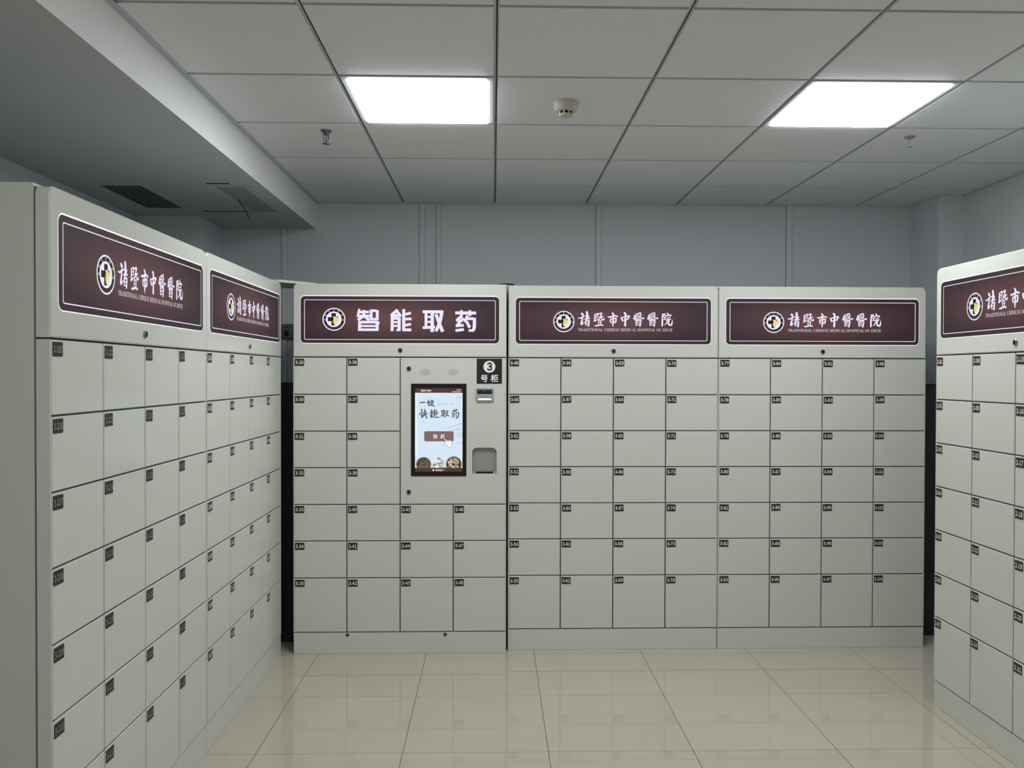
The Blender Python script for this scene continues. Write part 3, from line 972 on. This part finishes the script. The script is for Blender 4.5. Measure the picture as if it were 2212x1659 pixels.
def touch_screen(t, U, Z, px):
    g = G()
    a, b = rpair(U(886.2), U(1005.5), Z(1028.8), Z(829.2), 0.002, 0.0015, 3)
    g.plate(a, -0.004, 0.0002, M_BLACK, 0.0015, b)
    scr = obj('touch_screen', g, t)
    k = px / 7.54
    X = lambda x: U(880 + x / 7.54)
    Y = lambda y: Z(820 + y / 7.54)
    bg = glow('screen_pale_blue', (214, 232, 248), 1.0, 0.2)
    bg2 = glow('screen_white', (240, 248, 255), 1.0, 0.2)
    mist = glow('screen_mist', (199, 212, 230), 1.0, 0.2)
    bar = glow('screen_maroon', (84, 54, 54), 1.0, 0.2)
    btn = glow('screen_button', (126, 104, 104), 1.0, 0.2)
    ink = glow('screen_ink', (92, 86, 82), 1.0, 0.2)
    grey = glow('screen_grey_text', (150, 170, 182), 1.0, 0.2)
    wht = glow('screen_text_white', (246, 248, 250), 1.0, 0.2)
    brn = glow('screen_bowl', (74, 62, 54), 1.0, 0.2)
    chipl = [glow('screen_chip_%d' % i, c, 1.0, 0.2) for i, c in enumerate(((204, 190, 164), (176, 158, 132), (222, 212, 194)))]
    chipd = [glow('screen_root_%d' % i, c, 1.0, 0.2) for i, c in enumerate(((112, 98, 84), (88, 74, 62), (140, 124, 108)))]
    g = G()
    y = -0.0042
    R = lambda a, b, c, d, yy, mt: g.poly([(X(a), Y(d)), (X(b), Y(d)), (X(b), Y(c)), (X(a), Y(c))], yy, mt)
    R(113, 882, 143, 1500, y, bg)
    R(113, 140, 235, 1250, y - 2e-5, bg2)
    R(868, 882, 235, 1250, y - 2e-5, bg2)
    # ink-wash hills and clouds of the screen picture
    rnd = random.Random(3)
    for pts in ([(480, 800, 6), (600, 790, 14), (740, 760, 20), (862, 718, 28)], [(640, 840, 10), (760, 815, 26), (855, 806, 40)], [(730, 1048, 6), (800, 1040, 14), (870, 1022, 18)],
                [(780, 310, 26), (820, 285, 36), (860, 300, 30)], [(800, 380, 14), (840, 370, 20)], [(180, 720, 6), (280, 712, 8), (400, 720, 4)], [(180, 1110, 6), (260, 1106, 8), (330, 1112, 4)],
                [(470, 770, 4), (490, 752, 8), (515, 745, 4)], [(745, 660, 4), (780, 640, 10), (800, 620, 4)]):
        g.ribbon([(X(a), Y(b), ww * k) for a, b, ww in pts], y - 4e-5, mist)
    R(760, 882, 850, 940, y - 4e-5, glow('screen_shore', (210, 220, 232), 1.0, 0.2))
    R(113, 882, 143, 218, y - 6e-5, bar)
    R(113, 882, 1440, 1500, y - 2.4e-4, bar)
    text(g, '智慧中药房', X(203), X(375), Y(200), Y(167), y - 8e-5, wht, 0.015, 0.06, True)
    g.disc(X(160), Y(182), 14 * k, y - 8e-5, glow('screen_badge', (108, 84, 92), 1.0), 16)
    text(g, '14:54', X(785), X(855), Y(180), Y(158), y - 8e-5, wht, 0.01, 0.12)
    text(g, '2024年4月11日', X(708), X(856), Y(208), Y(189), y - 8e-5, wht, 0.01, 0.06)
    strokes(g, ONEKEY, X, Y, k, y - 8e-5, ink, 0, 1.12)
    text(g, '高效 快速 方便', X(488), X(730), Y(417), Y(385), y - 8e-5, grey, 0.0, 0.06, True)
    g.poly(rrect(X(260), X(740), Y(1008), Y(843), 24 * k, 6), y - 8e-5, btn)
    text(g, '取 药', X(408), X(592), Y(964), Y(893), y - 1e-4, wht, 0.012, 0.1, True)
    hand = [(586, 972), (600, 965), (640, 998), (672, 990), (700, 1000), (716, 1014), (712, 1044), (722, 1072), (702, 1096), (676, 1107), (650, 1094), (636, 1076), (604, 1062), (586, 1040), (598, 1024), (622, 1022), (606, 998)]
    hp = [(X(a), Y(b)) for a, b in hand]
    g.poly(list(reversed(hp)), y - 1.2e-4, bg2)
    g.ribbon([(a, b, 5 * k) for a, b in hp + [hp[0]]], y - 1.4e-4, ink, 3)
    # two bowls of herbs and loose slices between them
    for cx, cy, r, tones, ln in ((252, 1385, 114, chipd, 30), (742, 1380, 120, chipl, 42)):
        g.disc(X(cx), Y(cy), (r + 14) * k, y - 1.0e-4, glow('screen_bowl_rim', (176, 170, 164), 1.0), 64, Y(1450))
        g.disc(X(cx), Y(cy), r * k, y - 1.2e-4, brn, 64, Y(1450))
        for q in range(70):
            a, d = rnd.uniform(0, 2 * math.pi), (r - 26) * math.sqrt(rnd.random())
            px_, py_ = cx + d * math.cos(a), cy + d * math.sin(a)
            th = rnd.uniform(0, math.pi)
            h = rnd.uniform(0.25, 0.5) * ln
            g.ribbon([(X(px_ - h * math.cos(th)), Y(py_ - h * math.sin(th)), 9 * k), (X(px_), Y(py_ - 4), 12 * k), (X(px_ + h * math.cos(th)), Y(py_ + h * math.sin(th)), 9 * k)], y - 1.4e-4 - q * 1e-6, tones[q % 3], 2)
    for q, (a, b) in enumerate(((490, 1288), (505, 1280), (545, 1310), (570, 1335), (540, 1350), (560, 1370), (520, 1400), (420, 1385), (440, 1370), (465, 1365), (490, 1362), (430, 1390), (510, 1365))):
        th = rnd.uniform(-0.6, 0.6)
        g.ribbon([(X(a - 20 * math.cos(th)), Y(b - 20 * math.sin(th)), 18 * k), (X(a + 20 * math.cos(th)), Y(b + 20 * math.sin(th)), 18 * k)], y - 1.6e-4 - q * 1e-6, chipl[q % 2 + (q % 3 == 0)], 2)
        g.ribbon([(X(a - 20), Y(b + 13), 5 * k), (X(a + 22), Y(b + 13), 5 * k)], y - 1.8e-4, brn, 2)
    g.ribbon([(X(390), Y(1432), 16 * k), (X(480), Y(1428), 20 * k), (X(620), Y(1432), 16 * k)], y - 1.7e-4, chipl[1])
    R(440, 496, 1412, 1436, y - 1.9e-4, bg2)
    g.disc(X(410), Y(1477), 15 * k, y - 2.6e-4, wht, 16)
    text(g, '管理员登录', X(443), X(565), Y(1491), Y(1464), y - 2.6e-4, wht, 0.015, 0.04, True)
    text(g, '>', X(582), X(596), Y(1484), Y(1470), y - 2.6e-4, wht, 0.02)
    obj('display', g, scr)


kiosk()


# ------------------------------------------------------------------ small things
def smoke_detector():
    t = thing('smoke_detector', 'round ivory smoke detector on the ceiling between the two lit panels', 'smoke detector', (0.298, 3.432, ZC))
    g = G()
    g.lathe([(0.052, 0.0), (0.052, -0.008), (0.049, -0.026), (0.047, -0.030), (0.043, -0.036), (0.033, -0.040), (0.030, -0.040)], 40, M_DET)
    obj('base', g, t)
    g = G()
    g.lathe([(0.0265, -0.0395), (0.0265, -0.050)], 32, M_HOLE)
    obj('sensor_chamber', g, t)
    g = G()
    for k in range(8):
        a0 = 2 * math.pi * (k + 0.5) / 8
        pts = []
        for r in (0.0258, 0.0292):
            for da in (-0.11, 0.11):
                for zz in (-0.0395, -0.0505):
                    pts.append((r * math.cos(a0 + da), r * math.sin(a0 + da), zz))
        g.indexed(pts, [(0, 1, 3, 2), (4, 6, 7, 5), (0, 4, 5, 1), (2, 3, 7, 6), (0, 2, 6, 4), (1, 5, 7, 3)], M_DET)
    g.lathe([(0.0295, -0.0500), (0.0295, -0.0535), (0.024, -0.058), (0.012, -0.0585)], 32, M_DET)
    obj('cap', g, t)


smoke_detector()


def sprinkler(name, label, loc, mt, square):
    t = thing(name, label, 'sprinkler', loc, 0.5 if square else 0.1, 'ceiling sprinklers')
    g = G()
    if square:
        g.lathe([(0.027, 0.0), (0.027, -0.003), (0.019, -0.009), (0.0135, -0.011)], 6, mt)
    else:
        g.lathe([(0.024, 0.0), (0.024, -0.004), (0.017, -0.008), (0.0105, -0.010)], 24, mt)
    obj('escutcheon', g, t)
    b = -0.010
    g = G()
    if square:
        g.lathe([(0.0125, b), (0.0125, b - 0.008), (0.008, b - 0.011)], 16, mt)
        for s in (-1, 1):
            g.tube([(s * 0.011, 0, b - 0.006), (s * 0.0115, 0, b - 0.02), (s * 0.009, 0, b - 0.034), (s * 0.003, 0, b - 0.044)], 0.0025, mt)
        g.lathe([(0.003, b - 0.042), (0.0045, b - 0.046), (0.0035, b - 0.050)], 12, mt)
    else:
        for s in (-1, 1):
            g.lathe([(0.0035, b), (0.0025, b - 0.007)], 10, mt, 'z', (s * 0.007, 0, 0))
        g.tube([(-0.003, 0, b), (-0.003, 0, b - 0.036)], 0.0016, mt)
    obj('sprinkler_frame', g, t)
    if square:
        g = G()
        g.lathe([(0.002, b - 0.009), (0.002, b - 0.043)], 10, mat('sprinkler_bulb', (70, 66, 66), 0.15))
        obj('glass_bulb', g, t)
    g = G()
    z = b - (0.050 if square else 0.037)
    g.lathe([(0.017 if square else 0.0105, z), (0.017 if square else 0.0105, z - 0.0022), (0.010 if square else 0.006, z - 0.0032)], 24, mt)
    obj('deflector', g, t)


sprinkler('sprinkler', 'dark metal fire sprinkler on the ceiling above the left sign wall', (-0.775, 3.86, ZC), M_CHROME, True)
sprinkler('sprinkler', 'pale fire sprinkler on the ceiling beside the right lit panel', (1.962, 3.875, ZC), M_PALEMETAL, False)


def grille(name, label, x0, x1, y0, y1, along_y, n, fr):
    t = thing(name, label, 'air vent', ((x0 + x1) / 2, (y0 + y1) / 2, ZSOF), 0, 'air vents in the lowered ceiling')
    hx, hy = (x1 - x0) / 2, (y1 - y0) / 2
    g = G()
    for a in ((-hx - fr, hx + fr, -hy - fr, -hy), (-hx - fr, hx + fr, hy, hy + fr), (-hx - fr, -hx, -hy, hy), (hx, hx + fr, -hy, hy)):
        g.box(*a, -0.006, 0.0, M_SOFFIT)
    obj('frame', g, t)
    g = G()
    g.box(-hx, hx, -hy, hy, -0.0012, 0.0, M_GRILLEB)
    obj('vent_back', g, t)
    g = G()
    for k in range(n):
        if along_y:
            c = -hx + (k + 0.5) * 2 * hx / n
            p = [(c - 0.010, -hy, -0.002), (c - 0.0085, -hy, -0.002), (c + 0.010, -hy, -0.0065), (c + 0.0085, -hy, -0.0065)]
            q = [(a, hy, c2) for a, _, c2 in p]
        else:
            c = -hy + (k + 0.5) * 2 * hy / n
            p = [(-hx, c - 0.0085, -0.002), (-hx, c - 0.007, -0.002), (-hx, c + 0.0085, -0.0065), (-hx, c + 0.007, -0.0065)]
            q = [(hx, b2, c2) for _, b2, c2 in p]
        g.indexed(p + q, [(0, 1, 2, 3), (7, 6, 5, 4), (0, 4, 5, 1), (1, 5, 6, 2), (2, 6, 7, 3), (3, 7, 4, 0)], M_GRILLE)
    obj('louvre', g, t)
    return t


grille('air_vent', 'dark louvred air vent with lengthwise slats in the lowered ceiling, nearer the left wall', -1.992, -1.775, 4.225, 4.805, True, 9, 0.028)
tv = grille('air_vent', 'louvred air vent with crosswise slats and a dangling wire in the lowered ceiling', -1.408, -1.264, 4.238, 4.880, False, 22, 0.020)
g = G()
g.box(-0.10, 0.012, -0.378, -0.362, -0.0015, 0.0, M_GRILLEB)
obj('vent_slot', g, tv)
g = G()
g.box(-1.70, -1.275, 4.912, 5.235, ZSOF - 0.003, ZSOF, M_SOFFIT)
g.box(-1.70, -1.275, 4.900, 4.912, ZSOF - 0.002, ZSOF, M_GRILLEB)
tag(obj('access_panel', g), 'flat square access panel in the lowered ceiling beside the back wall', 'access panel')
g = G()
g.tube([(-1.388, 4.56, ZSOF - 0.005), (-1.384, 4.561, ZSOF - 0.02), (-1.366, 4.563, ZSOF - 0.045), (-1.348, 4.565, ZSOF - 0.075), (-1.333, 4.566, ZSOF - 0.105)], 0.003, M_REDWIRE)
tag(obj('hanging_wire', g), 'thin dark red wire hanging loose from the crosswise air vent', 'wire')
# cream board laid across the corner on top of two cabinets
g = G()
ring = [(-1.120, 4.370), (-0.962, 4.525), (-0.985, 4.76), (-1.36, 4.60), (-1.36, 4.345)]
zb0, zb1 = HEAD_TOP + 0.0052, HEAD_TOP + 0.018
g.indexed([(x, y, zb0) for x, y in ring] + [(x, y, zb1) for x, y in ring], [(4, 3, 2, 1, 0), (5, 6, 7, 8, 9)] + [(k, (k + 1) % 5, 5 + (k + 1) % 5, 5 + k) for k in range(5)], M_CABSIDE)
tag(obj('corner_board', g), 'thin cream board bridging the corner on top of the left and touch screen cabinets', 'board')
g = G()
zt = HEAD_TOP + 0.0105
g.tube([(0.030, 4.50, zt), (0.048, 4.49, zt + 0.0005), (0.060, 4.487, zt + 0.0015), (0.073, 4.486, zt + 0.002), (0.086, 4.488, zt + 0.0015), (0.098, 4.494, zt + 0.0005), (0.110, 4.505, zt)], 0.0045, M_RUBBER)
tag(obj('power_cable', g), 'black cable crossing the gap on top between the touch screen cabinet and its neighbour', 'cable')
t = thing('socket_box', 'dark grey socket box on the back wall, seen through the corner gap', 'socket', (-1.33, YBW, 1.765))
g = G()
a, b = rpair(-0.06, 0.06, -0.048, 0.048, 0.006, 0.004, 4)
g.plate(a, -0.03, 0.0, mat('socket_grey', (96, 100, 104), 0.5), 0.004, b)
obj('housing', g, t)
g = G()
g.lathe([(0.018, -0.0295), (0.018, -0.034), (0.012, -0.036)], 20, M_BLACK, 'y', (-0.022, 0, -0.012))
g.lathe([(0.004, -0.0295), (0.004, -0.032)], 12, M_BLACK, 'y', (-0.018, 0, 0.028))
obj('socket_plug', g, t)
